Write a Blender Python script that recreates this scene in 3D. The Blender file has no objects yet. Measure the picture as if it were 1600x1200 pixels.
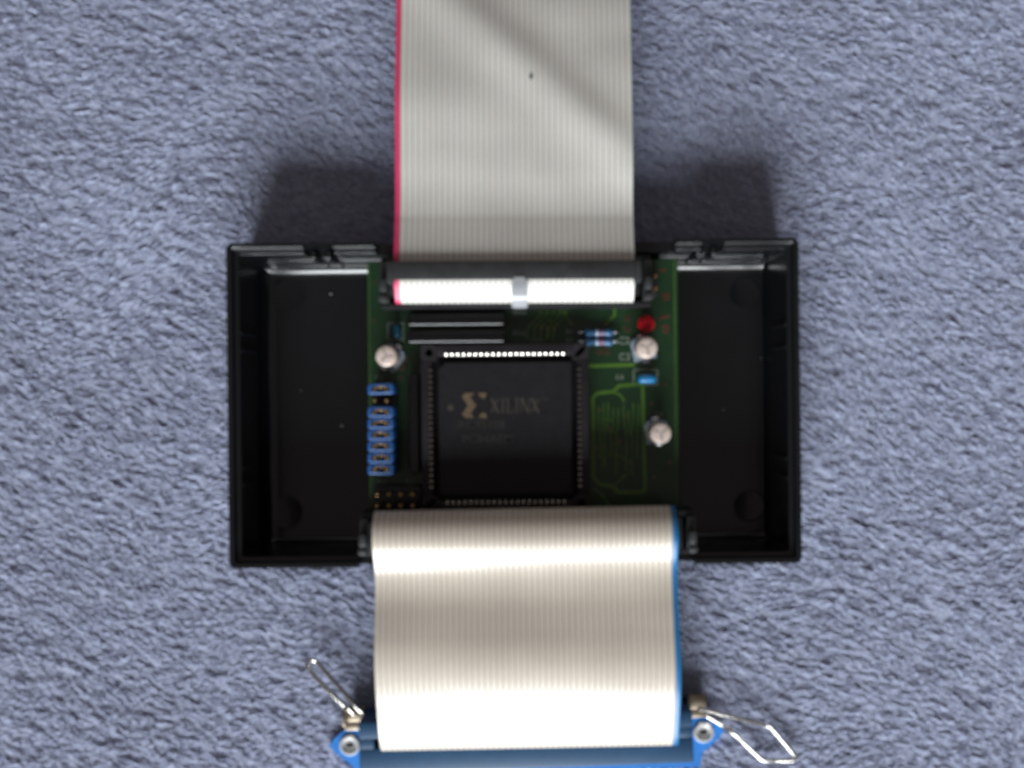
import bpy, bmesh, math, random
import numpy as np
from mathutils import Vector, Matrix

random.seed(7); rng = np.random.default_rng(7)
SC = bpy.context.scene
COL = SC.collection
S = 0.001                                   # everything below is written in millimetres
R = math.radians

# ------------------------------------------------------------------ camera, world, lamps, exposure
CAM_H, FPX, NX, NY = 224.0, 1500.0, 830.0, 610.0
cd = bpy.data.cameras.new('camera'); cam = bpy.data.objects.new('camera', cd); COL.objects.link(cam)
cam.location = (0, 0, CAM_H * S)
cd.sensor_width = 36; cd.lens = FPX / 1600 * 36
cd.shift_x = (800 - NX) / 1600; cd.shift_y = (NY - 600) / 1600
cd.clip_start = 0.005; cd.clip_end = 50
cd.dof.use_dof = True; cd.dof.focus_distance = 4.0; cd.dof.aperture_fstop = 31
SC.camera = cam

w = bpy.data.worlds.new('World'); SC.world = w; w.use_nodes = True
bg = w.node_tree.nodes['Background']
bg.inputs[0].default_value = (1.0, 0.87, 0.83, 1); bg.inputs[1].default_value = 0.13

def area(name, az, el, dist, sx, sy, watts, col):
    l = bpy.data.lights.new(name, 'AREA'); l.shape = 'RECTANGLE'; l.size = sx; l.size_y = sy
    l.energy = watts; l.color = col
    o = bpy.data.objects.new(name, l); COL.objects.link(o)
    d = Vector((math.sin(R(az)) * math.cos(R(el)), -math.cos(R(az)) * math.cos(R(el)), math.sin(R(el))))
    o.location = d * dist
    o.rotation_euler = d.to_track_quat('Z', 'Y').to_euler()
    return o
area('window_light', -5, 27, 1.5, 0.92, 0.72, 47.0, (0.92, 0.97, 1.0))

SC.view_settings.view_transform = 'Standard'; SC.view_settings.look = 'None'
SC.view_settings.exposure = 0; SC.view_settings.gamma = 1; SC.view_settings.use_curve_mapping = False
SC.cycles.use_denoising = True
SC.cycles.max_bounces = 6

# ------------------------------------------------------------------ helpers
def W(px, py, z):
    """plan position (mm) of a point measured in the photograph that lies z mm above the carpet"""
    k = (CAM_H - z) / FPX
    return ((px - NX) * k, (NY - py) * k, z)

def mat(name, col, rough=0.5, metal=0.0, spec=0.5, var=0.0, vscale=400, bump=0.0, bscale=3000, coat=0.0, trans=0.0, col2=None):
    m = bpy.data.materials.new(name); m.use_nodes = True
    nt = m.node_tree; b = nt.nodes['Principled BSDF']
    b.inputs['Base Color'].default_value = (*col, 1); b.inputs['Roughness'].default_value = rough
    b.inputs['Metallic'].default_value = metal; b.inputs['Specular IOR Level'].default_value = spec
    b.inputs['Coat Weight'].default_value = coat
    b.inputs['Transmission Weight'].default_value = trans
    tc = nt.nodes.new('ShaderNodeTexCoord')
    if var > 0 or col2:
        n = nt.nodes.new('ShaderNodeTexNoise'); n.inputs['Scale'].default_value = vscale; n.inputs['Detail'].default_value = 4
        nt.links.new(tc.outputs['Object'], n.inputs['Vector'])
        r = nt.nodes.new('ShaderNodeValToRGB')
        c2 = col2 if col2 else tuple(min(1, c * (1 + var)) for c in col)
        c1 = col if col2 else tuple(c * (1 - var) for c in col)
        r.color_ramp.elements[0].color = (*c1, 1); r.color_ramp.elements[1].color = (*c2, 1)
        r.color_ramp.elements[0].position = 0.3; r.color_ramp.elements[1].position = 0.7
        nt.links.new(n.outputs['Fac'], r.inputs['Fac']); nt.links.new(r.outputs['Color'], b.inputs['Base Color'])
        mr = nt.nodes.new('ShaderNodeMapRange'); mr.inputs[3].default_value = max(0.02, rough * 0.85); mr.inputs[4].default_value = min(1, rough * 1.15)
        nt.links.new(n.outputs['Fac'], mr.inputs[0]); nt.links.new(mr.outputs[0], b.inputs['Roughness'])
    if bump > 0:
        n2 = nt.nodes.new('ShaderNodeTexNoise'); n2.inputs['Scale'].default_value = bscale; n2.inputs['Detail'].default_value = 3
        nt.links.new(tc.outputs['Object'], n2.inputs['Vector'])
        bp = nt.nodes.new('ShaderNodeBump'); bp.inputs['Strength'].default_value = bump; bp.inputs['Distance'].default_value = 0.0002
        nt.links.new(n2.outputs['Fac'], bp.inputs['Height']); nt.links.new(bp.outputs['Normal'], b.inputs['Normal'])
    return m

M = dict(
    carpet=mat('carpet_blue_grey', (0.28, 0.30, 0.40), 1.0, spec=0.05, vscale=900, col2=(0.33, 0.355, 0.46)),
    fibre=mat('carpet_fibre_blue', (0.30, 0.315, 0.44), 0.85, spec=0.1),
    case=mat('black_abs', (0.0048, 0.0060, 0.0075), 0.24, spec=0.5, var=0.15, vscale=90, bump=0.12, bscale=2600, coat=0.3),
    black=mat('black_nylon', (0.014, 0.014, 0.016), 0.38, var=0.2, vscale=300, bump=0.15),
    greyblack=mat('charcoal_plastic', (0.030, 0.031, 0.032), 0.45, var=0.2, vscale=300, bump=0.15),
    socket=mat('socket_plastic', (0.015, 0.013, 0.016), 0.5, spec=0.35, var=0.2, vscale=300, bump=0.2),
    epoxy=mat('chip_epoxy', (0.011, 0.010, 0.012), 0.5, spec=0.3, var=0.15, vscale=500, bump=0.3, bscale=6000),
    sip=mat('gloss_black_resin', (0.004, 0.004, 0.005), 0.14, spec=0.6, var=0.1, vscale=300),
    print=mat('laser_print_tan', (0.125, 0.082, 0.045), 0.7, var=0.25, vscale=1500),
    faint=mat('laser_print_faint', (0.040, 0.036, 0.028), 0.7, var=0.25, vscale=1500),
    fainter=mat('laser_print_worn', (0.021, 0.020, 0.018), 0.7, var=0.25, vscale=1500),
    pcb=mat('solder_mask_green', (0.009, 0.036, 0.013), 0.35, var=0.18, vscale=160, coat=0.2),
    trace=mat('masked_copper_green', (0.075, 0.165, 0.022), 0.35, var=0.15, vscale=300),
    edge=mat('edge_track_and_light_green', (0.036, 0.088, 0.016), 0.4, var=0.15, vscale=300),  # right edge track, and the lit strip painted along the left edge
    silk=mat('silkscreen_white', (0.20, 0.23, 0.20), 0.7, var=0.2, vscale=900),
    redpen=mat('red_marker', (0.09, 0.014, 0.010), 0.6, var=0.25, vscale=900),
    gold=mat('gold_plate', (0.62, 0.40, 0.17), 0.32, metal=1.0, var=0.12, vscale=900),
    copper=mat('bare_copper', (0.20, 0.13, 0.09), 0.4, metal=1.0, var=0.15, vscale=900),
    tin=mat('tinned_metal', (0.72, 0.74, 0.76), 0.22, metal=1.0, var=0.08, vscale=900),
    contact=mat('contact_metal', (0.62, 0.58, 0.52), 0.20, metal=1.0, var=0.12, vscale=2500),
    steel=mat('bright_steel', (0.66, 0.64, 0.60), 0.20, metal=1.0, var=0.1, vscale=500),
    bracket=mat('dull_bracket_metal', (0.30, 0.25, 0.19), 0.40, metal=1.0, var=0.2, vscale=400),
    alu=mat('aluminium_can', (0.66, 0.54, 0.48), 0.34, metal=0.15, var=0.08, vscale=700),
    capbase=mat('capacitor_base', (0.26, 0.34, 0.42), 0.2, var=0.15, vscale=700),
    led=mat('red_led_epoxy', (0.75, 0.004, 0.022), 0.4, var=0.1, vscale=600),
    resist=mat('blue_resistor', (0.03, 0.11, 0.24), 0.25, var=0.15, vscale=900),
    bandred=mat('band_red', (0.38, 0.03, 0.03), 0.3, var=0.1, vscale=900),
    bandwhite=mat('band_grey', (0.55, 0.56, 0.60), 0.3, var=0.1, vscale=900),
    ceram=mat('bright_blue_ceramic', (0.010, 0.20, 0.46), 0.28, var=0.12, vscale=700),
    teal=mat('teal_ceramic', (0.006, 0.075, 0.13), 0.35, var=0.12, vscale=700),
    jumper=mat('blue_jumper_plastic', (0.022, 0.095, 0.29), 0.38, var=0.12, vscale=700),
    ribbon=mat('grey_ribbon_pvc', (0.66, 0.66, 0.61), 0.30, spec=1.0, var=0.06, vscale=70, bump=0.08, bscale=900),
    ribbonb=mat('cream_ribbon_pvc', (0.66, 0.60, 0.505), 0.30, spec=1.0, var=0.06, vscale=70, bump=0.08, bscale=900),
    web=mat('ribbon_web', (0.46, 0.33, 0.30), 0.5, var=0.08, vscale=200),
    pink=mat('pink_stripe_pvc', (0.72, 0.055, 0.16), 0.36, var=0.06, vscale=200),
    blueedge=mat('blue_stripe_pvc', (0.012, 0.17, 0.40), 0.36, var=0.06, vscale=200),
    tab=mat('grey_clear_tab', (0.34, 0.35, 0.37), 0.25, var=0.08, vscale=500),
    blueplug=mat('blue_plug_plastic', (0.022, 0.20, 0.62), 0.40, var=0.08, vscale=300, bump=0.1),
    navy=mat('navy_plug_plastic', (0.010, 0.055, 0.13), 0.5, var=0.08, vscale=300, bump=0.1),
    eyelet=mat('eyelet_silver', (0.72, 0.72, 0.72), 0.25, metal=0.45, var=0.1, vscale=500),
    dirt=mat('dark_dirt', (0.05, 0.045, 0.05), 0.8, var=0.3, vscale=2000),
)

def strand_tint(m, c1, c2):
    nt = m.node_tree; b = nt.nodes['Principled BSDF']
    g = nt.nodes.new('ShaderNodeNewGeometry'); r = nt.nodes.new('ShaderNodeValToRGB')
    r.color_ramp.elements[0].color = (*c1, 1); r.color_ramp.elements[1].color = (*c2, 1)
    nt.links.new(g.outputs['Random Per Island'], r.inputs['Fac']); nt.links.new(r.outputs['Color'], b.inputs['Base Color'])
strand_tint(M['fibre'], (0.305, 0.335, 0.465), (0.445, 0.48, 0.635))

class MB:
    def __init__(s): s.v = []; s.f = []
    def add(s, vs, fs):
        o = len(s.v); s.v += [tuple(v) for v in vs]; s.f += [tuple(i + o for i in f) for f in fs]; return s
    def box(s, x0, x1, y0, y1, z0, z1):
        return s.add([(x0,y0,z0),(x1,y0,z0),(x1,y1,z0),(x0,y1,z0),(x0,y0,z1),(x1,y0,z1),(x1,y1,z1),(x0,y1,z1)],
                     [(0,3,2,1),(4,5,6,7),(0,1,5,4),(1,2,6,5),(2,3,7,6),(3,0,4,7)])
    def rbox(s, x0, x1, y0, y1, z0, z1, r=0.3, seg=2):
        bm = bmesh.new(); bmesh.ops.create_cube(bm, size=1)
        for v in bm.verts:
            v.co = Vector(((x0+x1)/2 + v.co.x*(x1-x0), (y0+y1)/2 + v.co.y*(y1-y0), (z0+z1)/2 + v.co.z*(z1-z0)))
        r = min(r, 0.49*min(x1-x0, y1-y0, z1-z0))
        bmesh.ops.bevel(bm, geom=bm.edges[:], offset=r, segments=seg, profile=0.5, affect='EDGES')
        bm.verts.ensure_lookup_table()
        idx = {v: i for i, v in enumerate(bm.verts)}
        s.add([v.co[:] for v in bm.verts], [[idx[v] for v in f.verts] for f in bm.faces]); bm.free(); return s
    def prism(s, poly, z0, z1):
        n = len(poly)
        a = sum(poly[i][0]*poly[(i+1)%n][1]-poly[(i+1)%n][0]*poly[i][1] for i in range(n))
        if a < 0: poly = poly[::-1]
        return s.add([(x,y,z0) for x,y in poly]+[(x,y,z1) for x,y in poly],
                     [tuple(range(n))[::-1], tuple(range(n,2*n))]+[(i,(i+1)%n,(i+1)%n+n,i+n) for i in range(n)])
    def lathe(s, prof, n=24, c=(0,0), sx=1, sy=1):
        o = len(s.v)
        for r, z in prof:
            for i in range(n):
                a = 2*math.pi*i/n; s.v.append((c[0]+r*sx*math.cos(a), c[1]+r*sy*math.sin(a), z))
        for j in range(len(prof)-1):
            for i in range(n):
                s.f.append((o+j*n+i, o+j*n+(i+1)%n, o+(j+1)*n+(i+1)%n, o+(j+1)*n+i))
        s.f.append(tuple(o+i for i in range(n))[::-1]); s.f.append(tuple(o+(len(prof)-1)*n+i for i in range(n)))
        return s
    def tube(s, pts, rad, n=10, closed=False):
        pts = [Vector(p) for p in pts]; o = len(s.v); N = len(pts); up = None
        for i, p in enumerate(pts):
            if closed: t = pts[(i+1)%N]-pts[i-1]
            else: t = pts[min(i+1,N-1)]-pts[max(i-1,0)]
            t.normalize()
            if up is None: up = t.orthogonal().normalized()
            up = (up - t*up.dot(t)).normalized(); sd = t.cross(up)
            for k in range(n):
                a = 2*math.pi*k/n; s.v.append(tuple(p+(up*math.cos(a)+sd*math.sin(a))*rad))
        for i in range(N if closed else N-1):
            for k in range(n):
                j = (i+1)%N
                s.f.append((o+i*n+k, o+i*n+(k+1)%n, o+j*n+(k+1)%n, o+j*n+k))
        if not closed:
            s.f.append(tuple(o+k for k in range(n))[::-1]); s.f.append(tuple(o+(N-1)*n+k for k in range(n)))
        return s
    def strip(s, pts, wd, z0, z1):
        """flat track of width wd along a plan polyline"""
        P = [Vector((p[0], p[1])) for p in pts]; n = len(P); L = []; Rr = []
        for i in range(n):
            d0 = (P[i]-P[i-1]).normalized() if i > 0 else (P[1]-P[0]).normalized()
            d1 = (P[i+1]-P[i]).normalized() if i < n-1 else d0
            t = (d0+d1).normalized(); nn = Vector((-t.y, t.x)); k = wd/2/max(0.5, nn.dot(Vector((-d1.y, d1.x))))
            L.append(P[i]+nn*k); Rr.append(P[i]-nn*k)
        for i in range(n-1):
            q = [Rr[i], Rr[i+1], L[i+1], L[i]]
            s.add([(p.x,p.y,z0) for p in q]+[(p.x,p.y,z1) for p in q],
                  [(4,5,6,7),(0,1,5,4),(2,3,7,6)]+([(3,0,4,7)] if i == 0 else [])+([(1,2,6,5)] if i == n-2 else []))
        return s
    def mesh(s, name, m, smooth=None):
        me = bpy.data.meshes.new(name)
        me.from_pydata([(x*S, y*S, z*S) for x, y, z in s.v], [], s.f)
        me.materials.append(m)
        if smooth is not None:
            me.polygons.foreach_set('use_smooth', [True]*len(me.polygons))
            me.set_sharp_from_angle(angle=R(smooth))
        me.update(); return me

def tag(o, label, cat, group=None, kind=None):
    o['label'] = label
    if cat: o['category'] = cat
    if group: o['group'] = group
    if kind: o['kind'] = kind
    return o

def link(name, me, parent=None, loc=(0,0,0), rz=0):
    o = bpy.data.objects.new(name, me); COL.objects.link(o)
    o.location = Vector(loc)*S; o.rotation_euler = (0,0,rz)
    if parent is not None: o.parent = parent
    return o

class Thing:
    """an Empty at the thing's base; L() turns a photo measurement into its local millimetres"""
    def __init__(s, name, label, cat, org, rot=0, group=None):
        s.o = bpy.data.objects.new(name, None); COL.objects.link(s.o); s.o.empty_display_size = 0.01
        s.org = Vector(org); s.rot = R(rot); s.o.location = s.org*S; s.o.rotation_euler = (0,0,s.rot)
        tag(s.o, label, cat, group)
    def L(s, px, py, z):
        d = Vector(W(px, py, z)) - s.org
        c, n = math.cos(-s.rot), math.sin(-s.rot)
        return (d.x*c - d.y*n, d.x*n + d.y*c, d.z)
    def part(s, name, mb, m, parent=None, smooth=35, loc=(0,0,0), rz=0):
        return link(name, mb.mesh(name, m, smooth), parent or s.o, loc, rz)

def text_mesh(txt, size, m, sx=1.0):
    c = bpy.data.curves.new('t', 'FONT'); c.body = txt; c.size = size*S; c.align_x = 'CENTER'; c.align_y = 'CENTER'
    c.resolution_u = 3; c.extrude = 0.00001; c.offset = 0.00002
    o = bpy.data.objects.new('t', c); COL.objects.link(o); bpy.context.view_layer.update()
    me = bpy.data.meshes.new_from_object(o.evaluated_get(bpy.context.evaluated_depsgraph_get()))
    bpy.data.objects.remove(o); bpy.data.curves.remove(c)
    for v in me.vertices: v.co.x *= sx
    me.materials.clear(); me.materials.append(m); return me

def catmull(pts, n=6):
    P = [np.array(p, float) for p in pts]; P = [2*P[0]-P[1]] + P + [2*P[-1]-P[-2]]; out = []
    for i in range(1, len(P)-2):
        for k in range(n):
            t = k/n; a, b, c, d = P[i-1], P[i], P[i+1], P[i+2]
            out.append(0.5*((2*b)+(-a+c)*t+(2*a-5*b+4*c-d)*t*t+(-a+3*b-3*c+d)*t**3))
    out.append(P[-2]); return np.array(out)

# ------------------------------------------------------------------ carpet (real relief, dented where the case and plug press into it)
CASE_C = ((355-NX+1251-NX)/2*0.138, (2*NY-375-884.5)/2*0.138); CASE_H = (61.8, 35.15); CASE_ROT = 0.6
def oriented_noise(nx, ny, step, ang, la, lc, seed):
    r = np.random.default_rng(seed); n = r.standard_normal((ny, nx))
    fx = np.fft.fftfreq(nx, step)[None, :]; fy = np.fft.fftfreq(ny, step)[:, None]
    c, s_ = math.cos(R(ang)), math.sin(R(ang))
    u = fx*c + fy*s_; v = -fx*s_ + fy*c
    g = np.exp(-2*math.pi**2*((u*la)**2 + (v*lc)**2))
    h = np.fft.ifft2(np.fft.fft2(n)*g).real
    return h/h.std()
st = 0.5
xs = np.arange(-140, 140.01, st); ys = np.arange(-110, 110.01, st)
nx_, ny_ = len(xs), len(ys)
wts = [np.exp(0.9*oriented_noise(nx_, ny_, st, 0, 16, 16, 40+i)) for i in range(3)]
flds = [oriented_noise(nx_, ny_, st, a, 0.85, 0.30, 50+i) for i, a in enumerate((-27, -8, -48))]
wts[0] = wts[0]*2.2
H = sum(a*b for a, b in zip(wts, flds))/np.sqrt(sum(a*a for a in wts))
Hp = H.copy(); H = 1.2 + 0.10*H + 0.22*oriented_noise(nx_, ny_, st, 0, 7, 7, 71)
X, Y = np.meshgrid(xs, ys)
def sd_rect(X, Y, c, h, rot):
    a = R(rot); dx, dy = X-c[0], Y-c[1]
    u = np.abs(dx*math.cos(a)+dy*math.sin(a))-h[0]; v = np.abs(-dx*math.sin(a)+dy*math.cos(a))-h[1]
    return np.sqrt(np.maximum(u,0)**2+np.maximum(v,0)**2)+np.minimum(np.maximum(u,v),0)
d1 = sd_rect(X, Y, CASE_C, (CASE_H[0]+0.2, CASE_H[1]+0.2), CASE_ROT)
d2 = sd_rect(X, Y, (-1.1, -80.6), (38, 6.0), 2.1)
def dent(H, d, depth, wd):
    t = np.clip(-d/1.5+0.3, 0, 1)
    H = H*(1-t) - depth*t
    return H - np.where(d > 0, 0.9*np.exp(-np.maximum(d,0)/wd), 0)*(1-t)
H = dent(H, d1, 6.4, 2.5); H = dent(H, d2, 6.2, 1.5)
H0 = H.copy(); ed = np.minimum.reduce([X-xs[0], xs[-1]-X, Y-ys[0], ys[-1]-Y]); H = H*np.clip(ed/6, 0, 1)
V = np.column_stack([X.ravel(), Y.ravel(), H.ravel()])
idx = np.arange(nx_*ny_).reshape(ny_, nx_)
F = np.column_stack([idx[:-1,:-1].ravel(), idx[:-1,1:].ravel(), idx[1:,1:].ravel(), idx[1:,:-1].ravel()])
corner = [idx[0,0], idx[0,-1], idx[-1,-1], idx[-1,0]]
b0 = len(V); V = np.vstack([V, [(-700,-600,0),(700,-600,0),(700,600,0),(-700,600,0)]])
sides = [list(idx[0,:]), list(idx[:,-1]), list(idx[-1,::-1]), list(idx[::-1,0])]
def np_mesh(name, V, F, extra, m):
    me = bpy.data.meshes.new(name)
    ls = np.concatenate([F.ravel()]+[np.array(e) for e in extra]) if extra else F.ravel()
    tot = np.concatenate([np.full(len(F), F.shape[1]), np.array([len(e) for e in extra], int)]) if extra else np.full(len(F), F.shape[1])
    start = np.concatenate([[0], np.cumsum(tot)[:-1]])
    me.vertices.add(len(V)); me.vertices.foreach_set('co', (V*S).astype(np.float32).ravel())
    me.loops.add(len(ls)); me.loops.foreach_set('vertex_index', ls.astype(np.int32))
    me.polygons.add(len(tot)); me.polygons.foreach_set('loop_start', start.astype(np.int32)); me.polygons.foreach_set('loop_total', tot.astype(np.int32))
    me.polygons.foreach_set('use_smooth', np.ones(len(tot), bool))
    me.materials.append(m); me.update(calc_edges=True); me.validate(); return me
extra = [[b0+k] + [b0+(k+1)%4] + sides[k][::-1] for k in range(4)]
carpet = link('carpet', np_mesh('carpet', V, F, extra, M['carpet']))
tag(carpet, 'fluffy blue grey carpet under the opened black case', 'carpet', kind='structure')

# the pile: short bent strands combed one way, standing in clumps
NF = 300000
fx = rng.uniform(-132, 132, NF); fy = rng.uniform(-102, 102, NF)
ix = np.clip(((fx-xs[0])/st).astype(int), 0, nx_-1); iy = np.clip(((fy-ys[0])/st).astype(int), 0, ny_-1)
keep = (d1[iy,ix] > 0.5) & (d2[iy,ix] > 0.4); fx, fy, ix, iy = fx[keep], fy[keep], ix[keep], iy[keep]; NF = len(fx)
swirl = oriented_noise(nx_, ny_, st, 0, 9, 9, 81)[iy, ix]; clump = Hp[iy, ix]
fz = H[iy, ix] + 0.10*clump + rng.normal(0, 0.10, NF)
ang = np.radians(-27 + 15*swirl + rng.normal(0, 20, NF)); ln = rng.uniform(0.9, 2.4, NF); wd = rng.uniform(0.09, 0.17, NF)
roll = rng.normal(0, 0.42, NF); bend = rng.normal(0, 0.5, NF); lift = rng.uniform(0.05, 0.38, NF); VV = []
for t, k in ((-0.5, -0.6), (0.0, 0.55), (0.5, 0.25)):
    cx = fx+np.cos(ang)*ln*t - np.sin(ang)*bend*(0.25-t*t); cy = fy+np.sin(ang)*ln*t + np.cos(ang)*bend*(0.25-t*t)
    for sgn in (-1, 1):
        VV.append(np.column_stack([cx-np.sin(ang)*np.cos(roll)*wd*sgn, cy+np.cos(ang)*np.cos(roll)*wd*sgn, fz+lift*k+np.sin(roll)*wd*sgn]))
VV = np.stack(VV, 1).reshape(-1, 3); bi = np.arange(NF)[:, None]*6
FF = np.concatenate([bi+np.array([[0,2,3,1]]), bi+np.array([[2,4,5,3]])], 0)
pile = link('carpet_pile', np_mesh('carpet_pile', VV, FF, [], M['fibre']))
tag(pile, 'fine blue grey fibres lying on the carpet', 'carpet pile', kind='stuff')

# ------------------------------------------------------------------ black plastic case
case = Thing('plastic_case', 'open shallow black plastic project case lying on the carpet', 'case', (CASE_C[0], CASE_C[1], -5.0), CASE_ROT)
hx, hy = CASE_H
ZR = 17+5                                    # local rim height above the case's underside
def lx(px, py=375, z=17): return case.L(px, py, z)[0]
topcut = (lx(584), lx(1057)); botcut = (lx(559, 880), lx(1086, 880))
notch = (lx(472), lx(520)); notch2 = (lx(1097), lx(1133))
def stops(iv, lim):
    v = [-lim, lim]
    for a, b in iv: v += [a-0.02, a+0.02, b-0.02, b+0.02]
    return sorted(v)
tx = stops([topcut, notch, notch2], hx-6); bx_ = stops([botcut], hx-6); sy_ = [-hy+6, -hy/3, hy/3, hy-6]
prof = [(1.3,0.0),(0.5,0.5),(0.1,1.4),(0,2.4),(0,ZR-0.5),(0.0,ZR-0.08),(0.08,ZR),(0.95,ZR),(1.15,ZR-0.2),(1.2,ZR-1.5),(1.3,ZR-1.7),(2.0,ZR-1.75),(2.25,ZR-1.9),(2.3,ZR-2.3),
        (2.5,5.4)]+[(2.5+3.4*(1-math.cos(R(a))), 5.35-3.4*math.sin(R(a))) for a in (8,18,28,38,48,56,62,68,74,80,86,90)]
loops = []
for d, z in prof:
    e = max(0, d-2.5); b0_ = min(d, 2.5)
    aL, aR, bT, bB = hx-b0_-0.9*e, hx-b0_-0.3*e, hy-b0_-e, hy-b0_-0.35*e; r = max(0.6, 1.5-d); pts = []
    def arc(cx, cy, a0):
        for k in range(7):
            t = R(a0+15*k); pts.append((cx+r*math.cos(t), cy+r*math.sin(t), z))
    def cutz(x, top):
        zz = z
        if top and topcut[0] < x < topcut[1]: zz = min(zz, ZR-4.5)
        if not top and botcut[0] < x < botcut[1]: zz = min(zz, ZR-4.5)
        if top and d >= 1.15 and notch[0] < x < notch[1]: zz = min(zz, ZR-6.5)
        if top and d >= 1.15 and notch2[0] < x < notch2[1]: zz = min(zz, ZR-5)
        return zz
    for x in reversed(tx): pts.append((x, bT, cutz(x, True)))
    arc(-(aL-r), bT-r, 90)
    for y in reversed(sy_): pts.append((-aL, y, z))
    arc(-(aL-r), -(bB-r), 180)
    for x in bx_: pts.append((x, -bB, cutz(x, False)))
    arc(aR-r, -(bB-r), 270)
    for y in sy_: pts.append((aR, y, z))
    arc(aR-r, bT-r, 0)
    loops.append(pts)
mb = MB(); n = len(loops[0])
for l in loops: mb.v += l
for j in range(len(loops)-1):
    for i in range(n): mb.f.append((j*n+i, j*n+(i+1)%n, (j+1)*n+(i+1)%n, (j+1)*n+i))
mb.f.append(tuple(range(n))[::-1]); mb.f.append(tuple((len(loops)-1)*n+i for i in range(n)))
case.part('tray', mb, M['case'], smooth=40)
def rib(px, py, horiz, r=0.75):
    x, y, z = case.L(px, py, 15); m = MB()
    m.lathe([(r,6.0),(r,ZR-2.2),(r*0.8,ZR-1.7),(r*0.4,ZR-1.5)], 12)
    case.part('snap_rib', m, M['case'], loc=(x, y, 0))
wl, wr = -hx+2.3, hx-2.3
for px, py in ((376,520),(376,547),(379,731),(379,757),(1239,506),(1239,541),(1243,716),(1243,746)):
    x, y, z = case.L(px, py, 15); x = wl if px < 800 else wr
    m = MB().lathe([(0.5,8),(0.5,ZR-2.9),(0.4,ZR-2.4),(0.2,ZR-2.2)], 12); case.part('snap_rib', m, M['case'], loc=(x, y, 0))
for px in (484, 508, 1092, 1116):
    x, y, z = case.L(px, 392, 15)
    m = MB().lathe([(0.95,3.5),(0.95,ZR-4.6),(0.75,ZR-3.6),(0.3,ZR-3.3)], 14); case.part('snap_rib', m, M['case'], loc=(x+0.3, hy-2.4, 0))
for px, py, rr, hh in ((452,462,4.2,0.04),(447,800,4.3,0.05),(1163,458,3.9,0.05)):
    x, y, z = case.L(px, py, -3)
    m = MB().lathe([(rr,1.9),(rr,1.95+hh*0.7),(rr-0.12,1.95+hh),(rr-0.5,1.95+hh),(rr-0.6,1.95+hh*0.4),(0.05,1.95+hh*0.4)], 36)
    case.part('moulding_ring', m, M['case'], loc=(x, y, 0))
x, y, z = case.L(1170, 790, -3)
m = MB().lathe([(3.9,1.9),(3.9,2.0),(3.7,2.06),(3.5,2.06),(3.3,2.0),(0.05,1.97)], 36); o = case.part('screw_boss', m, M['case'], loc=(x, y, 0))
for px, py, rr in ((517,459,0.28),(534,665,0.32),(470,610,0.15),(1130,640,0.16),(1190,560,0.13),(450,700,0.14)):
    x, y, z = case.L(px, py, -3)
    case.part('dust_speck', MB().lathe([(rr,1.9),(rr*0.9,2.0+rr*0.5),(rr*0.3,2.0+rr)], 8, sx=1.3, sy=0.8), M['silk'], loc=(x, y, 0))
for px, py in ((620,440),(1020,440),(620,820),(1020,820)):
    x, y, z = case.L(px, py, 5)
    case.part('standoff', MB().lathe([(2.6,1.9),(2.4,13.35)], 16), M['case'], loc=(x, y, 0))

# ------------------------------------------------------------------ circuit board
ZB = 10.0
board = Thing('circuit_board', 'green circuit board with chip socket, capacitors and pin headers in the case', 'circuit board', W(817, 633, ZB), 0.5)
L = board.L
def Lz(px, py, z): q = L(px, py, z); return (q[0], q[1])
x0, y1 = Lz(574, 407, ZB); x1, y0 = Lz(1063, 858, ZB)
y1 = 29.0 - board.org.y; y0 = -35.3 - board.org.y
m = MB().rbox(x0, x1, y0, y1, -1.6, 0.0, 0.12, 1); board.part('board_panel', m, M['pcb'])
for xa, xb in ((x0+0.1, x0+0.4), (x1-1.0, x1-0.5)):  # left strip paints the lit board edge in lighter green; right is a track
    board.part('edge_trace_and_light', MB().box(xa, xb, y0+0.5, y1-0.5, -0.02, 0.045), M['edge'])

def trace(pts, wd=0.55, m='trace'):
    board.part('trace', MB().strip([Lz(*p, ZB) for p in pts], wd, -0.02, 0.05), M[m], smooth=None)
trace([(927,640),(926,622),(934,614),(958,612),(967,603),(1004,600),(1005,640),(1006,700),(1008,764),(1003,769),(966,769),(958,760),(938,757),(927,746),(927,640)], 0.8)
trace([(960,613),(970,618),(976,628)], 0.5)
trace([(962,757),(970,748),(980,740)], 0.4)
trace([(920,572),(955,571),(992,570)], 0.8)
trace([(929,763),(942,775),(956,797)], 0.45)
trace([(880,485),(882,492),(893,505)], 0.5); trace([(961,480),(960,493),(947,505)], 0.6)
for i in range(5):
    a = 838+i*10; trace([(a+8,484),(a+6,492),(a-12,510),(a-14,530)], 0.32)
trace([(862,492),(858,512),(856,530)], 0.3)
for i in range(9):                          # the fine tracks inside the outlined field
    a = 935+i*7.8; ya = 628+random.uniform(0,22); yb = 735+random.uniform(-25,14); k = random.uniform(-5,5)
    trace([(a,ya),(a+k*0.2,ya+30),(a+k,ya+42),(a+k,yb)], 0.26)
for i in range(4):
    trace([(940+i*6,655+i*19),(952+i*6,655+i*19),(960+i*6,663+i*19)], 0.24)

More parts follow.
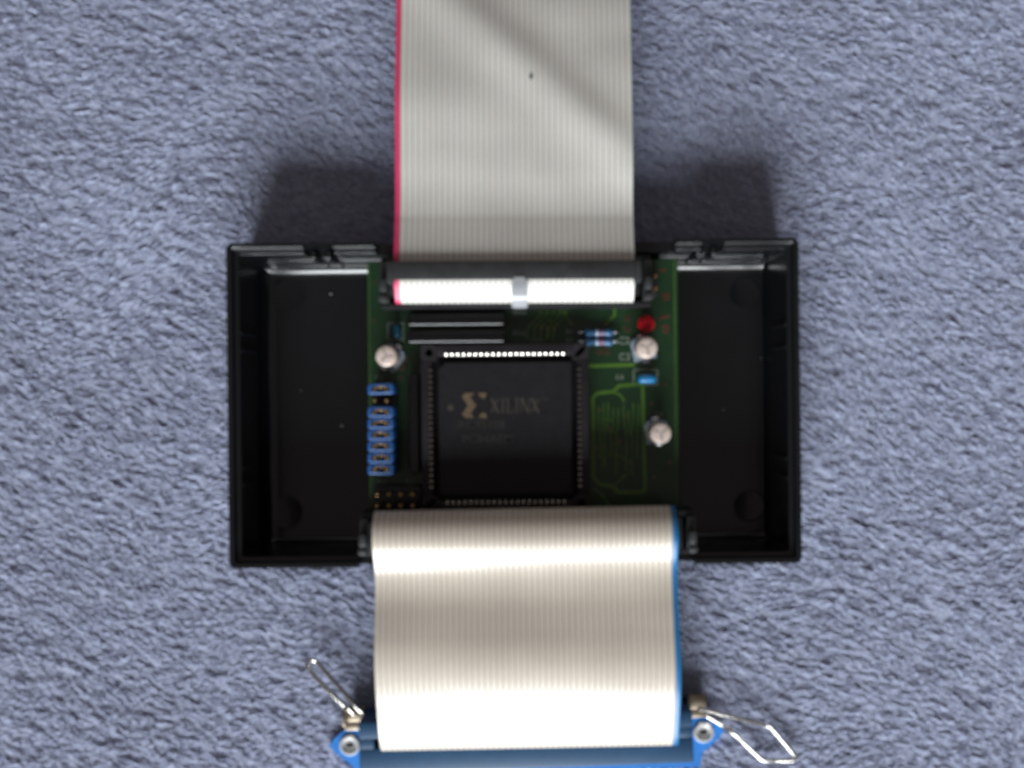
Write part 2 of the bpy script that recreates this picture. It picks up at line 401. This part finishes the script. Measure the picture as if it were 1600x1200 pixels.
# --- chip socket
sk = Lz(789.6, 668.5, 14.6); SKZ = 5.2
cx, cy = sk
so = 18.25; si = 15.75
m = MB().box(cx-so+0.1, cx+so-0.1, cy-so+0.1, cy+so-0.1, 0.02, 1.2)
cb = 3.6                                     # corner block size
for sx, sy in ((0,1),(0,-1),(1,0),(-1,0)):
    if sx == 0: m.rbox(cx-so+cb, cx+so-cb, min(cy+sy*si, cy+sy*so), max(cy+sy*si, cy+sy*so), 1.1, SKZ, 0.18)
    else: m.rbox(min(cx+sx*si, cx+sx*so), max(cx+sx*si, cx+sx*so), cy-so+cb, cy+so-cb, 1.1, SKZ, 0.18)
for sx in (-1, 1):
    for sy in (-1, 1):
        ccx, ccy = cx+sx*(so-cb/2), cy+sy*(so-cb/2); h = cb/2-0.004; N = 16; ring = []
        dg = (sx == sy)
        for k in range(N):
            t = 2*math.pi*(k+0.5)/N; ux, uy = math.cos(t), math.sin(t); mx = max(abs(ux), abs(uy))
            sq = (ccx+ux/mx*h, ccy+uy/mx*h)
            if dg:
                e1, e2 = 1.7*math.cos(t-R(45)), 0.55*math.sin(t-R(45))
                hl = (ccx+e1*math.cos(R(45))-e2*math.sin(R(45)), ccy+e1*math.sin(R(45))+e2*math.cos(R(45)))
            else: hl = (ccx+0.85*ux, ccy+0.85*uy)
            ring.append((sq, hl))
        vs = []
        for z, kind in ((1.15,0),(SKZ-0.12,0),(SKZ-0.1,1),(1.15,1)):
            vs += [(r_[kind][0], r_[kind][1], z) for r_ in ring]
        m.add(vs, [(j*N+i, j*N+(i+1)%N, (j+1)*N+(i+1)%N, (j+1)*N+i) for j in range(3) for i in range(N)])
socket = board.part('chip_socket', m, M['socket'], smooth=30)
# one contact: a curled spring finger, its rounded face turned to the chip
cm = MB(); prof2 = [(0.12, 0.70), (0.0, 0.70), (-0.16, 0.64), (-0.34, 0.54), (-0.50, 0.43), (-0.62, 0.32), (-0.68, 0.15), (-0.68,-0.9),(0.12,-0.9)]
nP = len(prof2)
cm.add([(-0.15, y, z) for y, z in prof2]+[(0.15, y, z) for y, z in prof2],
       [tuple(range(nP)), tuple(range(nP, 2*nP))[::-1]]+[(i, i+nP, (i+1)%nP+nP, (i+1)%nP) for i in range(nP)])
cme = cm.mesh('contact', M['contact'], 40)
for side in range(4):
    for i in range(21):
        t = (i-10)*1.27; rad = 16.35
        lx_, ly_ = {0:(t,rad),1:(rad,-t),2:(-t,-rad),3:(-rad,t)}[side]
        o = link('contact', cme, socket, (cx+lx_, cy+ly_, SKZ-0.12), -side*math.pi/2)

# --- resistor networks
def network(px0, px1, py0, py1, h):
    a = Lz(px0, py0, ZB+h); b = Lz(px1, py1, ZB+h)
    X0, X1 = sorted((a[0], b[0])); Y0, Y1 = sorted((a[1], b[1]))
    o = board.part('resistor_network', MB().rbox(X0, X1, Y0, Y1, 0.35, h, 0.55, 4), M['sip'], smooth=50)
    horiz = (X1-X0) > (Y1-Y0); nn = 9
    for i in range(nn):
        t = (i-4)*1.0*((X1-X0 if horiz else Y1-Y0)-2)/8
        c = ((X0+X1)/2+(t if horiz else 0), (Y0+Y1)/2+(0 if horiz else t))
        board.part('lead', MB().box(c[0]-0.25, c[0]+0.25, c[1]-0.12, c[1]+0.12, 0.03, 0.6), M['tin'], parent=o, smooth=None)
network(636, 789, 491, 508, 5.2); network(636, 789, 517, 535, 5.2); network(637, 655, 585, 741, 5.2)

# --- surface electrolytic capacitors
def capacitor(px, py, r, rz, h=8.2):
    c = Lz(px, py, ZB+h)
    b = 2.55; ch = 0.8
    poly = [(-b,-b),(b,-b),(b,b-ch),(b-ch,b),(-b+ch,b),(-b,b-ch)]
    mm = MB().prism(poly, 0.05, 0.9)
    o = board.part('capacitor', mm, M['capbase'], loc=(c[0], c[1], 0), rz=R(rz), smooth=None)
    can = MB().lathe([(r*0.97,0.85),(r,1.1),(r,1.9),(r*0.93,2.1),(r*0.93,2.3),(r,2.5),(r,h-0.55),(r*0.985,h-0.3),(r*0.93,h-0.1),(r*0.85,h),(r*0.3,h-0.03)], 32)
    board.part('can', can, M['alu'], parent=o, smooth=40)
    for k, aa in enumerate((150, 30, 270)):
        v = MB().rbox(0.1, r*0.8, -0.12, 0.12, h-0.1, h+0.05, 0.06)
        t = board.part('vent_groove', v, M['tin'], parent=o); t.rotation_euler.z = R(aa)
    for sgn in (-1, 1):
        t = MB(); prof3 = [(0,0.55)]+[(1.0*math.sin(R(a)), 0.05+0.5*math.cos(R(a))) for a in (15,35,55,75,90)]+[(0,0.03)]
        q = len(prof3)
        t.add([(-0.75, y, z) for y, z in prof3]+[(0.75, y, z) for y, z in prof3],
              [tuple(range(q)), tuple(range(q, 2*q))[::-1]]+[(i, (i+1)%q, (i+1)%q+q, i+q) for i in range(q)])
        e = board.part('terminal', t, M['tin'], parent=o, smooth=50); e.location = (0, sgn*2.4*S, 0)
        e.rotation_euler.z = 0 if sgn > 0 else math.pi
capacitor(603, 556, 2.25, -38); capacitor(1011.5, 543, 2.25, 12); capacitor(1033, 677, 2.25, 6)

# --- LED
c = Lz(1013, 504, ZB+4.5)
led = board.part('led', MB().lathe([(1.85,0.1),(1.85,1.0),(1.55,1.05),(1.5,3.2),(1.42,3.8),(1.2,4.3),(0.85,4.65),(0.4,4.82),(0.05,4.85)], 28), M['led'], loc=(c[0], c[1], 0), smooth=50)
# --- axial resistors
for py in (519.5, 534):
    c = Lz(935, py, ZB+1.6); pr = [(0.35,-3.3),(0.78,-3.1),(0.95,-2.5),(0.9,-1.9),(0.76,-1.5),(0.76,1.5),(0.9,1.9),(0.95,2.5),(0.78,3.1),(0.35,3.3)]
    mm = MB(); N = 16
    mm.lathe(pr, N); mm.v = [(z, x, y) for x, y, z in mm.v]
    o = board.part('resistor', mm, M['resist'], loc=(c[0], c[1], 1.15), smooth=50)
    for k, (t, key) in enumerate(((-2.3,'resist'),(-0.3,'bandwhite'),(0.75,'bandred'),(2.4,'resist'))):
        rr = 0.97 if abs(t) > 2 else 0.79
        bm_ = MB().lathe([(rr,t-0.2),(rr+0.015,t-0.17),(rr+0.015,t+0.17),(rr,t+0.2)], N); bm_.v = [(z, x, y) for x, y, z in bm_.v]
        board.part('colour_band', bm_, M[key], parent=o, smooth=50)
    for sgn in (-1, 1):
        board.part('lead', MB().tube([(sgn*3.2,0,0),(sgn*4.1,0,0),(sgn*4.5,0,-0.3),(sgn*4.6,0,-1.15)], 0.25, 8), M['tin'], parent=o)
# --- blue ceramic capacitors with printed outlines
def ceramic(px, py, lxx, lyy, key):
    c = Lz(px, py, ZB+3)
    o = board.part('ceramic_capacitor', MB().rbox(-lxx/2, lxx/2, -lyy/2, lyy/2, 0.5, 4.2, min(lxx, lyy)*0.45, 4), M[key], loc=(c[0], c[1], 0), smooth=60)
    for sgn in (-1, 1):
        p = (sgn*lxx*0.33, 0) if lxx > lyy else (0, sgn*lyy*0.33)
        board.part('lead', MB().tube([(p[0],p[1],0.03),(p[0],p[1],0.9)], 0.25, 8), M['tin'], parent=o)
ceramic(1011, 592, 4.0, 1.9, 'ceram'); ceramic(618.5, 517, 2.0, 3.2, 'teal')
def outline(px0, py0, px1, py1):
    board.part('silkscreen_outline', MB().strip([Lz(*p, ZB) for p in ((px0,py0),(px1,py0),(px1,py1),(px0,py1),(px0,py0))], 0.25, -0.01, 0.03), M['silk'], smooth=None)
outline(990,578,1027,601); outline(606,505,630,531)
# --- bare pads
pad = MB().lathe([(0.8,-0.02),(0.8,0.05),(0.38,0.06),(0.36,-0.4)], 20).mesh('solder_pad', M['copper'], 40)
for p in ((980,497),(980,514),(936,549),(948,549),(632,560),(627,574)):
    q = Lz(*p, ZB); link('solder_pad', pad, board.o, (q[0], q[1], 0))
via = MB().lathe([(0.42,-0.02),(0.42,0.04),(0.2,0.05),(0.19,-0.3)], 14).mesh('via', M['copper'], 40)
for p in ((846,511),(856,512),(866,513),(893,505),(947,506),(938,640),(952,668),(968,690),(985,722),(976,650),(1018,630),(1040,600),(1046,722),(1022,745),(586,440),(584,500),(627,590),(930,700)):
    q = Lz(*p, ZB); link('via', via, board.o, (q[0], q[1], 0))
# --- printed designators (blurred beyond reading in the photograph)
for p, t, sz in (((812,488),'RN1',1.7),((812,521),'RN2',1.7),((890,519),'R1',1.5),((890,532),'R2',1.5),((975,533),'C2',2.2),((976,558),'C3',2.2),
                 ((968,590),'C4',1.5),((1030,648),'C5',1.5),((592,590),'C1',1.4),((597,755),'JP1',1.8),((641,754),'JP2',1.8),((838,532),'1 2 3 4',1.0)):
    q = Lz(*p, ZB); link('silkscreen_print', text_mesh(t, sz, M['silk']), board.o, (q[0], q[1], 0.02))
for pts in ([(1034,463),(1041,460),(1046,463)],[(1036,469),(1045,466)],[(1030,424),(1040,421)],[(1029,499),(1037,496),(1046,494)],[(1034,512),(1040,509),(1046,514)],[(1036,518),(1044,519)]):
    board.part('red_pen_mark', MB().strip([Lz(*p, ZB) for p in pts], 0.5, -0.01, 0.035), M['redpen'], smooth=None)

# --- pin headers
pinm = MB(); pinm.rbox(-0.32, 0.32, -0.32, 0.32, 0, 6.0, 0.16, 2); pinme = pinm.mesh('pin', M['gold'], 40)
def header(pins, z, half=1.27, base_h=2.5):
    P = [Lz(a, b, ZB+z) for a, b in pins]
    X0, X1 = min(p[0] for p in P)-half, max(p[0] for p in P)+half; Y0, Y1 = min(p[1] for p in P)-half, max(p[1] for p in P)+half
    o = board.part('pin_header', MB().rbox(X0, X1, Y0, Y1, 0.02, base_h, 0.2), M['black'])
    for p in P: link('pin', pinme, o, (p[0], p[1], base_h-0.1))
    return P
rows = [607.5, 625.6, 643.6, 661.4, 679.2, 697, 715, 733]
JP = header([(x, y) for y in rows for x in (585.5, 604)], 8.2)
header([(x, y) for y in (772.5, 790.5) for x in (589, 607.5, 626, 644.5)], 8.2)
header([(1024.5,431),(1025,450)], 8.2)

# --- shrouded headers for the two ribbon cables
def shroud(px0, px1, ya, yb, h):
    X0 = Lz(px0, 640, ZB+h)[0]; X1 = Lz(px1, 640, ZB+h)[0]; Y0 = ya-board.org.y; Y1 = yb-board.org.y
    mm = MB().rbox(X0, X1, Y0, Y0+1.1, 0.02, h, 0.15).rbox(X0, X1, Y1-1.1, Y1, 0.02, h, 0.15).box(X0+0.3, X1-0.3, Y0+1.0, Y1-1.0, 0.02, 1.2)
    o = board.part('cable_header', mm, M['black'])
    yc = (Y0+Y1)/2
    for xa, xb, sg in ((X0, X0+1.9, 1), (X1-1.9, X1, -1)):
        e = MB().rbox(xa, xb, Y0+1.12, Y1-1.12, 1.1, h+1.5, 0.3)
        e.rbox(xa+0.1, xb-0.1, yc-2.2, yc+0.6, h+1.4, h+3.6, 0.4); e.rbox(xa-0.3*sg, xb-0.3*sg, yc-4.2, yc-2.6, h-0.5, h+2.4, 0.4)
        board.part('latch', e, M['greyblack'], parent=o)
    return o
shroud(597, 1019, 17.9, 28.9, 7.2)
shroud(562, 1084, -35.2, -26.0, 8.0)

# ------------------------------------------------------------------ the chip in the socket
chip = Thing('processor_chip', 'square black chip with tan lettering seated in the socket', 'chip', (board.org.x, board.org.y, ZB+1.25), 0.5)
chip.o.location = Vector(board.o.location) + Vector((math.cos(board.rot)*cx-math.sin(board.rot)*cy, math.sin(board.rot)*cx+math.cos(board.rot)*cy, 1.25))*S
chip.org = Vector(chip.o.location)/S
b = 14.55; ch = 1.5
poly = [(-b,-b+0.3),(-b+0.3,-b),(b-0.3,-b),(b,-b+0.3),(b,b-0.3),(b-0.3,b),(-b+ch,b),(-b,b-ch)]
bm = bmesh.new(); vs = [bm.verts.new((x, y, 0)) for x, y in poly]; f = bm.faces.new(vs)
e = bmesh.ops.extrude_face_region(bm, geom=[f]); bmesh.ops.translate(bm, vec=(0,0,3.2), verts=[v for v in e['geom'] if isinstance(v, bmesh.types.BMVert)])
bmesh.ops.recalc_face_normals(bm, faces=bm.faces[:])
bmesh.ops.bevel(bm, geom=[ed for ed in bm.edges if all(v.co.z > 3 for v in ed.verts)], offset=0.3, segments=2, affect='EDGES')
bm.verts.ensure_lookup_table(); mm = MB(); ii = {v: k for k, v in enumerate(bm.verts)}
mm.add([v.co[:] for v in bm.verts], [[ii[v] for v in fc.verts] for fc in bm.faces]); bm.free()
body = chip.part('chip_body', mm, M['epoxy'], smooth=30)
ZC = 3.2
def CL(px, py): q = chip.L(px, py, chip.org.z+ZC); return (q[0], q[1])
def poly_print(name, polys, m):
    mm = MB()
    for p in polys: mm.prism([CL(*q) for q in p], ZC-0.01, ZC+0.015)
    return chip.part(name, mm, M[m], smooth=None)
poly_print('emblem', [[(722,620),(731,633.5),(722,647),(727,653),(741,653),(735,646),(744,633.5),(735,621),(741,614),(727,614)],
                      [(747,614),(761,614),(757,623),(751,621)], [(748,653),(762,653),(757,644),(751,646)]], 'print')
def letter(ch, x, wd):
    t, bb = 622.0, 645.0; s = 2.6; h = 1.6
    if ch == 'I': return [[(x,t),(x+wd,t),(x+wd,t+h),(x,t+h)],[(x+wd/2-s/2,t+h),(x+wd/2+s/2,t+h),(x+wd/2+s/2,bb-h),(x+wd/2-s/2,bb-h)],[(x,bb-h),(x+wd,bb-h),(x+wd,bb),(x,bb)]]
    if ch == 'L': return [[(x,t),(x+6,t),(x+6,t+h),(x,t+h)],[(x+1.7,t+h),(x+4.3,t+h),(x+4.3,bb-h),(x+1.7,bb-h)],[(x,bb-h),(x+wd,bb-h),(x+wd,bb),(x,bb)],[(x+wd-1.5,bb-5),(x+wd,bb-5),(x+wd,bb-h-0.05),(x+wd-1.5,bb-h-0.05)]]
    if ch == 'N': return [[(x+1,t),(x+2.8,t),(x+2.8,bb),(x+1,bb)],[(x+2.85,t),(x+5,t),(x+wd-1.05,bb-3),(x+wd-1.05,bb),(x+wd-3,bb),(x+2.85,t+4)],[(x+wd-1,t),(x+wd+0.8,t),(x+wd+0.8,bb),(x+wd-1,bb)]]
    if ch == 'X':
        mx, my = x+wd/2, (t+bb)/2
        return [[(x,t),(x+4.4,t),(x+wd,bb),(x+wd-4.4,bb)],[(x+wd-3,t),(x+wd-0.5,t),(mx+1.7,my-0.4),(mx+0.4,my-2.8)],[(x+0.5,bb),(x+3,bb),(mx-0.4,my+2.8),(mx-1.7,my+0.4)]]
xx = 765.5
for c_, wd_ in zip('XILINX', (15, 6, 12, 6, 14, 15)):
    poly_print('printed_letter', letter(c_, xx, wd_), 'faint'); xx += wd_+2.0
for t, px, py, sz, mk in (('TM', 852, 624, 1.0, 'fainter'), ('XC95108', 752, 664, 2.7, 'fainter'), ('PC84AEM', 762, 686, 2.7, 'fainter')):
    q = CL(px, py); link('printed_line', text_mesh(t, sz, M[mk]), chip.o, (q[0], q[1], ZC+0.012))
q = CL(704, 637); chip.part('index_dot', MB().lathe([(0.7,ZC-0.02),(0.7,ZC+0.02)], 20), M['faint'], loc=(q[0], q[1], 0))

# ------------------------------------------------------------------ jumper caps
jl = ['blue jumper cap alone above the two bare pins', None,
      'topmost of the six stacked blue jumper caps just below the bare pins', 'second from the top of the six stacked blue jumper caps',
      'third from the top of the six stacked blue jumper caps', 'fourth from the top of the six stacked blue jumper caps',
      'fifth from the top of the six stacked blue jumper caps', 'lowest of the six stacked blue jumper caps, nearest the small pin block']
def jumper_meshes():
    a, b_, h = 2.72, 1.16, 6.0
    def rr(hx_, hy_, r, z):
        out = []
        for qx, qy, a0 in ((1,1,0),(-1,1,90),(-1,-1,180),(1,-1,270)):
            for k in range(4):
                t = R(a0+30*k); out.append((qx*(hx_-r)+r*math.cos(t), qy*(hy_-r)+r*math.sin(t), z))
        return out
    lp = [rr(a,b_,0.35,0), rr(a,b_,0.45,h-0.3), rr(a-0.08,b_-0.08,0.45,h-0.08), rr(a-0.25,b_-0.25,0.4,h), rr(a-0.72,b_-0.46,0.25,h), rr(a-0.8,b_-0.54,0.2,h-0.15), rr(a-0.8,b_-0.54,0.2,h-2.6)]
    mm = MB(); n = len(lp[0])
    for l in lp: mm.v += l
    for j in range(len(lp)-1):
        for i in range(n): mm.f.append((j*n+i, j*n+(i+1)%n, (j+1)*n+(i+1)%n, (j+1)*n+i))
    mm.f.append(tuple(range(n))[::-1]); mm.f.append(tuple((len(lp)-1)*n+i for i in range(n)))
    cl = MB().rbox(-1.5, 1.5, 0.22, 0.52, h-2.5, h-0.35, 0.08, 1).rbox(-1.75, -0.85, -0.42, 0.2, h-2.5, h-0.5, 0.12, 1).rbox(0.85, 1.75, -0.42, 0.2, h-2.5, h-0.5, 0.12, 1)
    return mm.mesh('cap', M['jumper'], 45), cl.mesh('spring_clip', M['gold'], 40)
jb, jc = jumper_meshes()
for k, lab in enumerate(jl):
    if lab is None: continue
    a, b2 = JP[2*k], JP[2*k+1]
    mid = Vector(((a[0]+b2[0])/2, (a[1]+b2[1])/2, 2.6))
    c_, s_ = math.cos(board.rot), math.sin(board.rot)
    wpos = board.org + Vector((c_*mid.x-s_*mid.y, s_*mid.x+c_*mid.y, mid.z))
    t = Thing('jumper_cap', lab, 'jumper', wpos, 0.5+random.uniform(-1.5,1.5), 'blue jumper caps on the double pin row')
    link('cap', jb, t.o); link('spring_clip', jc, t.o)

# ------------------------------------------------------------------ ribbon cables
def ribbon(th, path, count, pitch, dz, colours, xc=0.0, hw=0.60, hh=0.24):
    """count conductors, each a mesh of its own, laid side by side along path (local y, z); dz(x, y) lifts them"""
    n = len(path); tang = np.gradient(path, axis=0); tang /= np.linalg.norm(tang, axis=1)[:, None]
    nor = np.column_stack([-tang[:, 1], tang[:, 0]])
    if nor[n//2, 1] < 0: nor = -nor
    sec = [(0,1.02),(0.38,1.0),(0.68,0.95),(0.86,0.82),(0.97,0.52),(1.0,0.0),(0.85,-0.85),(0,-1.0)]
    sec = sec + [(-a, b) for a, b in sec[-2:0:-1]]; K = len(sec)
    def sheet_pt(x, i, off): 
        return (x, path[i,0]+nor[i,0]*off, path[i,1]+nor[i,1]*off+dz(x, path[i,0]))
    for c in range(count):
        x = xc+(c-(count-1)/2)*pitch; mm = MB()
        for i in range(n):
            for a, b in sec: mm.v.append(sheet_pt(x+hw*a, i, hh*b))
        for i in range(n-1):
            for k in range(K): mm.f.append((i*K+(k+1)%K, i*K+k, (i+1)*K+k, (i+1)*K+(k+1)%K))
        mm.f.append(tuple(range(K))[::-1]); mm.f.append(tuple((n-1)*K+k for k in range(K)))
        o = th.part('conductor', mm, M[colours(c)], smooth=60)
        if colours(c) == 'pink': o['label'] = 'pink edge conductor of the grey ribbon'
        if colours(c) == 'blueedge': o['label'] = 'blue edge conductor of the cream ribbon'
    mm = MB(); cols = np.linspace(xc-(count-1)/2*pitch, xc+(count-1)/2*pitch, count)
    for i in range(n):
        for x in cols: mm.v.append(sheet_pt(x, i, 0.18))
    for i in range(n-1):
        for j in range(count-1): mm.f.append((i*count+j, i*count+j+1, (i+1)*count+j+1, (i+1)*count+j))
    th.part('web', mm, M['web'], smooth=60)

# upper cable: out of the socket, rolled over its top, under the strain relief bar, away over the case wall
UX = (W(804.3, 455, 22)[0], 0.0)
up = Thing('ribbon_cable', 'wide grey ribbon cable with a pink edge plugged into the board', 'cable', (UX[0], 0, ZB+1.4), 0.3)
z_ = ZB+1.4
upath = catmull([(20.9,17.3),(19.6,17.8),(18.9,18.7),(19.1,19.7),(20.0,20.5),(21.2,21.25),(22.5,21.95),(23.7,22.3),(25.3,22.2),(27.0,21.8),(30.0,21.2),(33.0,20.5),(35.5,19.9),(38.0,19.4),(43.5,19.0),(51,18.9),(58,18.7),(66,18.2),(75,17.0),(85,15.6),(105,11.5),(130,6),(150,2.9),(185,2.0)], 5)
upath[:, 1] -= z_
def up_dz(x, y):
    wx = x+UX[0]
    if y < 34: return 0.0
    ax, ay, bx2, by2 = -18.5, 86.0, 21.5, 50.0
    ux, uy = bx2-ax, by2-ay; l = math.hypot(ux, uy); d = ((wx-ax)*uy - (y-ay)*ux)/l     # >0 on the lower left side
    d = -d if ((-50-ax)*uy-(40-ay)*ux) < 0 else d
    r = 1.05*math.exp(-(d/(6.0 if d > 0 else 5.0))**2)
    g = min(1, (y-34)/12)
    return g*(r + 0.14*math.sin(wx*0.11+1)*math.sin(y*0.16+0.6) + 0.05*math.sin(y*0.45+wx*0.05))
ribbon(up, upath, 40, 1.27, up_dz, lambda c: 'pink' if c == 0 else 'ribbon')
xa, xb = -26.6, 26.6
up.part('cable_socket', MB().rbox(xa, xb, 20.6, 27.4, 0.1, 19.7-z_+0.9, 0.3).rbox(xa-0.4, xb+0.4, 20.2, 27.7, 0.1, 5.2, 0.3), M['black'])
bar = MB().rbox(-25.3, 25.3, 23.2, 27.15, 22.5-z_, 23.2-z_, 0.3)
for sg in (-1, 1): bar.rbox(sg*25.9-0.9, sg*25.9+0.9, 22.6, 27.3, 18-z_, 22.6-z_, 0.3)
up.part('strain_relief_bar', bar, M['greyblack'])
# grey plastic tongue that clips the bar across the roll
tx0 = W(800, 455, 22.5)[0]-UX[0]; tx1 = W(825, 455, 22.5)[0]-UX[0]
tp = catmull([(23.7,23.0),(22.4,22.95),(21.2,22.75),(19.6,22.1),(18.55,21.0),(18.0,19.6),(17.9,18.4)], 4); mm = MB(); nT = len(tp)
for i, (yy, zz) in enumerate(tp):
    k = i/(nT-1); sh = 0.6*max(0, 1-k/0.2) + 0.7*max(0, (k-0.8)/0.2)
    t = tp[min(i+1, nT-1)]-tp[max(i-1, 0)]; t = t/np.linalg.norm(t); nn = np.array([t[1], -t[0]])
    if nn[1] < 0 and i < nT//2: nn = -nn
    q = np.array([yy, zz]); 
    for off, a in ((0.0, 0), (0.35, 0)):
        p = q - np.array([-t[1], t[0]])*(-off) if False else q + off*np.array([-(-t[1]), -t[0]])*0 + off*(np.array([t[1], -t[0]]) if np.dot(np.array([t[1], -t[0]]), q-np.array([21.5, 19.5])) > 0 else np.array([-t[1], t[0]]))
        mm.v += [(tx0+sh, p[0], p[1]-z_), (tx1-sh, p[0], p[1]-z_)]
for i in range(nT-1):
    a = i*4; c2 = a+4
    mm.f += [(a+2,a+3,c2+3,c2+2),(a,c2,c2+1,a+1),(a,a+2,c2+2,c2),(a+1,c2+1,c2+3,a+3)]
mm.f += [(0,1,3,2), ((nT-1)*4, (nT-1)*4+2, (nT-1)*4+3, (nT-1)*4+1)]
up.part('clip_tongue', mm, M['tab'])
zsp = float(np.interp(67.0, upath[14:, 0], upath[14:, 1]))+z_+up_dz(W(830,120,18)[0]-UX[0], 67.0)
q = up.L(830, 120, zsp); up.part('dirt_speck', MB().lathe([(0.45,-0.5),(0.5,0.05),(0.3,0.25),(0.05,0.3)], 10, sx=0.8, sy=1.4), M['dirt'], loc=(q[0], q[1], q[2]+0.2))

# lower cable: folded back over its socket, arched over the case wall, down into the blue plug
LO = (-1.35, -25.0)
lo = Thing('ribbon_cable', 'cream ribbon cable with a blue edge running to the blue plug', 'cable', (LO[0], LO[1], ZB+1.4), 1.1)
lpts = [(-28.6,18.2),(-27.0,18.6),(-25.8,19.5),(-25.1,21.0),(-25.4,22.6),(-26.6,23.9),(-28.6,24.9),(-31.2,25.3),(-33.6,24.6),(-36.2,23.4),(-39.0,22.8),(-43.0,23.1),(-48.5,24.3),(-53.5,25.2),(-58.0,25.4),(-62.5,24.8),(-67.0,23.5),(-71.5,21.8),(-74.7,20.2),(-76.3,18.5),(-76.8,16.0),(-76.7,11.0),(-76.6,7.5)]
lpath = catmull(lpts, 5); lpath[:, 0] -= LO[1]; lpath[:, 1] -= z_
def lo_dz(x, y):
    Yw = y+LO[1]
    if Yw > -30 or Yw < -74: return 0.0
    g = min(1, (-30-Yw)/8)*min(1, (Yw+74)/8)
    return g*(0.25*math.sin(x*0.07+0.9)+0.9*(x/31.75)*math.sin((Yw+30)/44*math.pi)*(-0.1) + 0.15*math.sin(Yw*0.3+x*0.04))
ribbon(lo, lpath, 50, 1.27, lo_dz, lambda c: 'blueedge' if c == 49 else 'ribbonb')
lo.part('cable_socket', MB().rbox(-33.2, 33.2, -8.9, -2.4, 0.1, 21.5-z_, 0.3).rbox(-33.6, 33.6, -9.1, -2.3, 0.1, 5.0, 0.3), M['black'])
# the blue 50-way plug
pl = lo
PC = Vector((-1.05, -80.1)); pr = R(2.1)-lo.rot
def PL(x, y, z):
    """plug coordinates (x along the plug, y across, world z) -> cable local"""
    wx = PC.x+x*math.cos(R(2.1))-y*math.sin(R(2.1)); wy = PC.y+x*math.sin(R(2.1))+y*math.cos(R(2.1))
    d = Vector((wx-LO[0], wy-LO[1])); c_, s_ = math.cos(-lo.rot), math.sin(-lo.rot)
    return (d.x*c_-d.y*s_, d.x*s_+d.y*c_, z-z_)
def plug_part(name, mb, m, parent=None, smooth=35):
    mb.v = [PL(*v) for v in mb.v]; return lo.part(name, mb, M[m], parent=parent, smooth=smooth)
mb = MB().rbox(-36.8, 36.8, -3.2, 2.6, 3.0, 13.0, 0.5).rbox(-36.78, -33.4, 2.4, 4.8, 3.0, 12.9, 0.2).rbox(33.4, 36.78, 2.4, 4.8, 3.0, 12.9, 0.2).rbox(-36.8, 36.8, 4.6, 8.4, 3.0, 13.0, 0.5).rbox(-36, 36, 2.4, 4.8, 3.0, 7.0, 0.3).rbox(-36.5, 36.5, -5.0, 5.0, -5.5, 1.0, 0.6)
plug = plug_part('plug_body', mb, 'navy')
fl = [(-45.5,0.0),(-44.2,-1.6),(-40.2,-4.9),(-39.6,-8.0),(39.6,-8.0),(40.2,-4.9),(44.2,-1.6),(45.5,0.0),(44.3,1.5),(40.3,4.6),(39.0,6.0),(-39.0,6.0),(-40.3,4.6),(-44.3,1.5)]
plug_part('flange', MB().prism(fl, 0.8, 3.05), 'blueplug', parent=plug, smooth=None)
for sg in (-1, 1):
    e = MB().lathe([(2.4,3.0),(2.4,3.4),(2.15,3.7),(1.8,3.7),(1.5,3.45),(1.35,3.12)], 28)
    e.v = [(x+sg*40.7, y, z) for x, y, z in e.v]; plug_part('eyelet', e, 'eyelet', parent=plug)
    e = MB().lathe([(1.0,3.0),(1.0,3.14),(0.02,3.15)], 20, sy=0.6); e.v = [(x+sg*40.7, y, z) for x, y, z in e.v]; plug_part('eyelet_hole_shade', e, 'black', parent=plug)  # black disc paints the dark of a hole; the cup is closed
    br = MB().rbox(sg*38.9-2.4, sg*38.9+2.4, 5.8, 9.2, 4.0, 4.7, 0.2).rbox(sg*38.9-2.6, sg*38.9+2.6, 3.8, 6.0, 3.06, 4.6, 0.25).rbox(sg*38.9-2.4, sg*38.9-1.6, 5.9, 9.4, 4.7, 8.2, 0.25)
    plug_part('bail_bracket', br, 'bracket', parent=plug)
def world_tube(name, pts, rad, m, parent):
    P = catmull(pts, 6); mm = MB().tube([tuple(p) for p in P], rad, 10)
    out = []
    for x, y, z in mm.v:
        d = Vector((x-LO[0], y-LO[1])); c_, s_ = math.cos(-lo.rot), math.sin(-lo.rot); out.append((d.x*c_-d.y*s_, d.x*s_+d.y*c_, z-z_))
    mm.v = out; return lo.part(name, mm, M[m], parent=parent, smooth=60)
o = world_tube('bail_wire', [W(571,1114,5), W(566,1112,6), W(558,1106,6.4), W(548,1094,6.6), W(520,1062,6.2), W(497,1036,6.0), W(490,1031,6.2), W(483,1033,6.5), W(480,1039,6.6), W(487,1051,6.4), W(510,1076,6.2), W(534,1099,5.6), W(546,1109,5), W(553,1116,4.2)], 0.5, 'steel', plug)
o['label'] = 'raised wire bail seen nearly edge on'
o = world_tube('bail_wire', [W(1092,1107,6.6), W(1111,1111,6.0), W(1149,1121,5), W(1190,1131,3.6), W(1203,1135,3.4), W(1210,1142,3.4), W(1226,1161,3.4), W(1240,1178,3.4), W(1242,1185,3.4), W(1233,1188,3.2), W(1215,1188,3), W(1198,1188,3), W(1190,1186,3), W(1181,1178,3.2), W(1163,1161,3.6), W(1147,1146,4.5), W(1128,1132,3.8), W(1104,1118,3.4)], 0.5, 'steel', plug)
o['label'] = 'wire bail lying open on the carpet'
